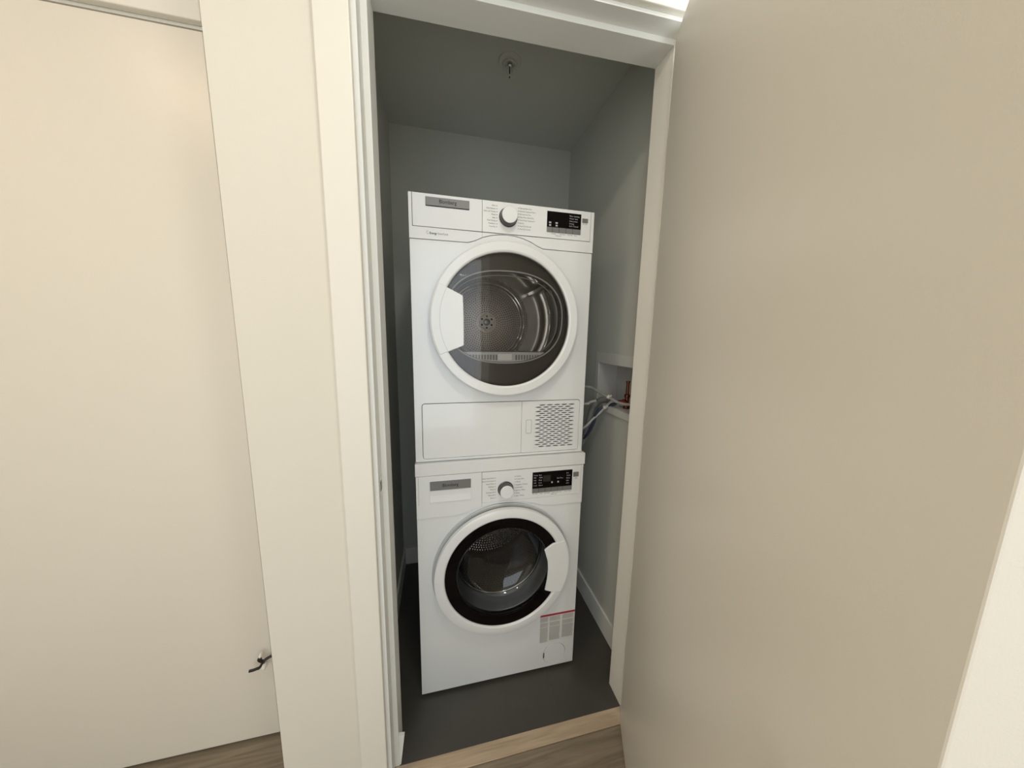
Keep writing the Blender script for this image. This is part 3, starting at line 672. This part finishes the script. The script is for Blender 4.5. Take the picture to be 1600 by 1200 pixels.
for j in range(rows):
    z0 = gz0 + j*rh; z1 = z0+rh; zc = (z0+z1)/2; off = 0 if j % 2 else cw/2
    if off: q2(gx0, gx0+off, z0, z1)
    else: q2(gx1-cw/2, gx1, z0, z1)
    for i in range(cols):
        x0 = gx0+off+i*cw; x1 = x0+cw; xm = (x0+x1)/2
        hx, hz = cw*0.455, rh*0.36
        inner = [(xm-hx, zc), (xm-hx*0.5, zc+hz*0.8), (xm, zc+hz), (xm+hx*0.5, zc+hz*0.8), (xm+hx, zc), (xm+hx*0.5, zc-hz*0.8), (xm, zc-hz), (xm-hx*0.5, zc-hz*0.8)]
        outer = [(x0, zc), (x0, z1), (xm, z1), (x1, z1), (x1, zc), (x1, z0), (xm, z0), (x0, z0)]
        vi = [bm.verts.new((a, yq, b)) for a, b in inner]; vo = [bm.verts.new((a, yq, b)) for a, b in outer]; vb = [bm.verts.new((a, yq+0.006, b)) for a, b in inner]
        for k in range(8):
            k2 = (k+1) % 8; bm.faces.new((vo[k], vo[k2], vi[k2], vi[k])); bm.faces.new((vi[k], vi[k2], vb[k2], vb[k]))
gr = finish('vent_grille', bm, 'plastic', vp); gr['kind'] = 'stuff'
boxes('vent_screen', 'rubber', [(gx0, gx1, P+0.007, P+0.009, gz0, gz1)], vp)

# ================================================================ SMALL THINGS
# sprinkler on the closet ceiling
sx, sy = 0.3535, 0.270
sk = thing('fire_sprinkler', 'white round fire sprinkler head on the closet ceiling', 'sprinkler', (sx, sy, CZ))
bm = bmesh.new(); lathe(bm, 0, 0, [(0.0, 0), (0.0415, 0), (0.0415, -0.003), (0.039, -0.006), (0.030, -0.007), (0.026, -0.004), (0.0, -0.004)], 48, ax='z'); finish('escutcheon', bm, 'closet', sk, smooth=30)
bm = bmesh.new(); lathe(bm, 0, 0, [(0.022, -0.004), (0.022, -0.011), (0.019, -0.012), (0.017, -0.006), (0.0, -0.006)], 32, ax='z'); finish('cup', bm, 'closet', sk, smooth=30)
bm = bmesh.new(); lathe(bm, 0, 0, [(0.010, -0.004), (0.010, -0.018), (0.006, -0.021), (0.0, -0.021)], 24, ax='z'); finish('body', bm, 'chrome', sk, smooth=30)
for s in (-1, 1):
    bm = bmesh.new(); tube(bm, smooth_path([(s*0.008, 0, -0.018), (s*0.0115, 0, -0.028), (s*0.008, 0, -0.040), (0.0, 0, -0.046)]), 0.0016, 8); finish('frame_arm', bm, 'closet', sk, smooth=60)
bm = bmesh.new(); tube(bm, [(0, 0, -0.020), (0, 0, -0.043)], 0.0022, 8); finish('glass_bulb', bm, 'black', sk, smooth=60)
bm = bmesh.new(); lathe(bm, 0, 0, [(0, -0.045), (0.003, -0.046), (0.003, -0.049), (0.011, -0.050), (0.011, -0.0512), (0, -0.0512)], 20, ax='z'); finish('deflector', bm, 'closet', sk, smooth=30)
bm = bmesh.new(); lathe(bm, 0, 0, [(0, -0.0512), (0.0022, -0.0512), (0.0022, -0.055), (0, -0.055)], 12, ax='z'); finish('deflector_screw', bm, 'black', sk, smooth=30)

# water outlet box in the right wall
ob = thing('outlet_box', 'white recessed washing machine water outlet box in the right closet wall', 'outlet box', (CX1, 0.14, 1.14))
def yzbox(bm, x0, x1, y0, y1, z0, z1): box(bm, x0-CX1, x1-CX1, y0-0.14, y1-0.14, z0-1.14, z1-1.14)
bm = bmesh.new(); xa, xb = CX1-0.007, CX1-0.0002
yzbox(bm, xa, xb, BY0-0.026, BY1+0.026, BZ1, BZ1+0.045); yzbox(bm, xa, xb, BY0-0.026, BY1+0.026, BZ0-0.028, BZ0)
yzbox(bm, xa, xb, BY0-0.026, BY0, BZ0, BZ1); yzbox(bm, xa, xb, BY1, BY1+0.026, BZ0, BZ1)
finish('face_flange', bm, 'flange', ob, bevel=0.001)
bm = bmesh.new(); t = 0.002; e = 0.0004
yzbox(bm, 0.888, 0.890, BY0+e, BY1-e, BZ0+e, BZ1-e); yzbox(bm, CX1-0.004, 0.888, BY0+e, BY0+t, BZ0+e, BZ1-e); yzbox(bm, CX1-0.004, 0.888, BY1-t, BY1-e, BZ0+e, BZ1-e)
yzbox(bm, CX1-0.004, 0.888, BY0+t, BY1-t, BZ0+e, BZ0+t); yzbox(bm, CX1-0.004, 0.888, BY0+t, BY1-t, BZ1-t, BZ1-e)
finish('tray', bm, 'boxw', ob)
vx, vy = 0.845, 0.122
vl = thing('supply_valve', 'copper water supply valve with dark red handle in the outlet box', 'valve', (vx, vy, BZ0+0.0025))
bm = bmesh.new(); lathe(bm, 0, 0, [(0, 0.0), (0.014, 0.0), (0.014, 0.012), (0.009, 0.014), (0.009, 0.045), (0.012, 0.047), (0.012, 0.058), (0.008, 0.060), (0, 0.060)], 20, ax='z'); finish('body', bm, 'copper', vl, smooth=30)
bm = bmesh.new(); lathe(bm, 0, 0, [(0, 0.0605), (0.0065, 0.0605), (0.0065, 0.108), (0.0085, 0.109), (0.0085, 0.115), (0, 0.115)], 20, ax='z'); finish('air_chamber', bm, 'copper', vl, smooth=30)
bm = bmesh.new(); box(bm, -0.024, -0.0125, -0.016, 0.016, 0.020, 0.034); finish('handle', bm, 'redp', vl, bevel=0.003)
bm = bmesh.new(); tube(bm, [(-0.008, 0.010, 0.030), (-0.014, 0.022, 0.024), (-0.018, 0.034, 0.020)], 0.0075, 10); finish('hose_fitting', bm, 'black', vl, smooth=50)

hose('supply_hose', [(0.640, 0.36, 0.98), (0.665, 0.30, 1.07), (0.688, 0.23, 1.122), (0.711, 0.20, 1.128), (0.739, 0.20, 1.116), (0.762, 0.17, 1.099), (0.778, 0.15, 1.090), (0.798, 0.125, 1.077), (0.815, 0.10, 1.072), (0.835, 0.085, 1.072)],
     0.0062, 'hose', 'thick grey supply hose arching from behind the dryer, topmost hose', 'hose')
hose('supply_hose', [(0.640, 0.34, 0.88), (0.690, 0.215, 0.938), (0.732, 0.20, 0.982), (0.769, 0.195, 1.018), (0.785, 0.18, 1.047), (0.797, 0.165, 1.068), (0.815, 0.158, 1.078)],
     0.0052, 'braid', 'thin pale hose rising diagonally beside the dryer, lowest of the bundle', 'hose')
hose('inlet_hose', [(0.640, 0.32, 1.040), (0.694, 0.20, 1.055), (0.718, 0.20, 1.062), (0.744, 0.198, 1.068)],
     0.0055, 'braid', 'short pale grey hose running level out from behind the dryer', 'hose')
hose('water_hose', [(0.700, 0.24, 0.86), (0.728, 0.21, 0.930), (0.742, 0.20, 0.975), (0.748, 0.20, 1.005), (0.765, 0.198, 1.030), (0.787, 0.19, 1.040), (0.805, 0.175, 1.052), (0.822, 0.160, 1.062)],
     0.0062, 'blue', 'dark blue hose curving into the outlet box', 'hose')
hose('drain_hose', [(0.630, 0.40, 0.60), (0.668, 0.28, 0.78), (0.712, 0.235, 0.875), (0.728, 0.235, 0.935), (0.740, 0.235, 0.990), (0.755, 0.235, 1.035), (0.790, 0.235, 1.062), (0.840, 0.230, 1.066)],
     0.0125, 'drain', 'thick dark grey corrugated drain hose hanging behind the thinner hoses', 'hose', ribs=0.12, sub=10)
for k, (p, a, lab) in enumerate((((0.7755, 0.152, 1.0925), (0.6, -0.5, -0.35), 'white cable tie around the topmost hose'), ((0.782, 0.186, 1.040), (0.5, -0.2, 0.8), 'white cable tie around the diagonal pale hose'))):
    bm = bmesh.new(); d = Vector(a).normalized(); c = Vector(p)
    tube(bm, [c - d*0.005, c + d*0.005], 0.0085, 14)
    bmesh.ops.create_cube(bm, size=0.008, matrix=Matrix.Translation(c + Vector((0.004, -0.009, 0.006))))
    tag(finish('cable_tie', bm, 'whiter', None, smooth=50), lab, 'cable tie')
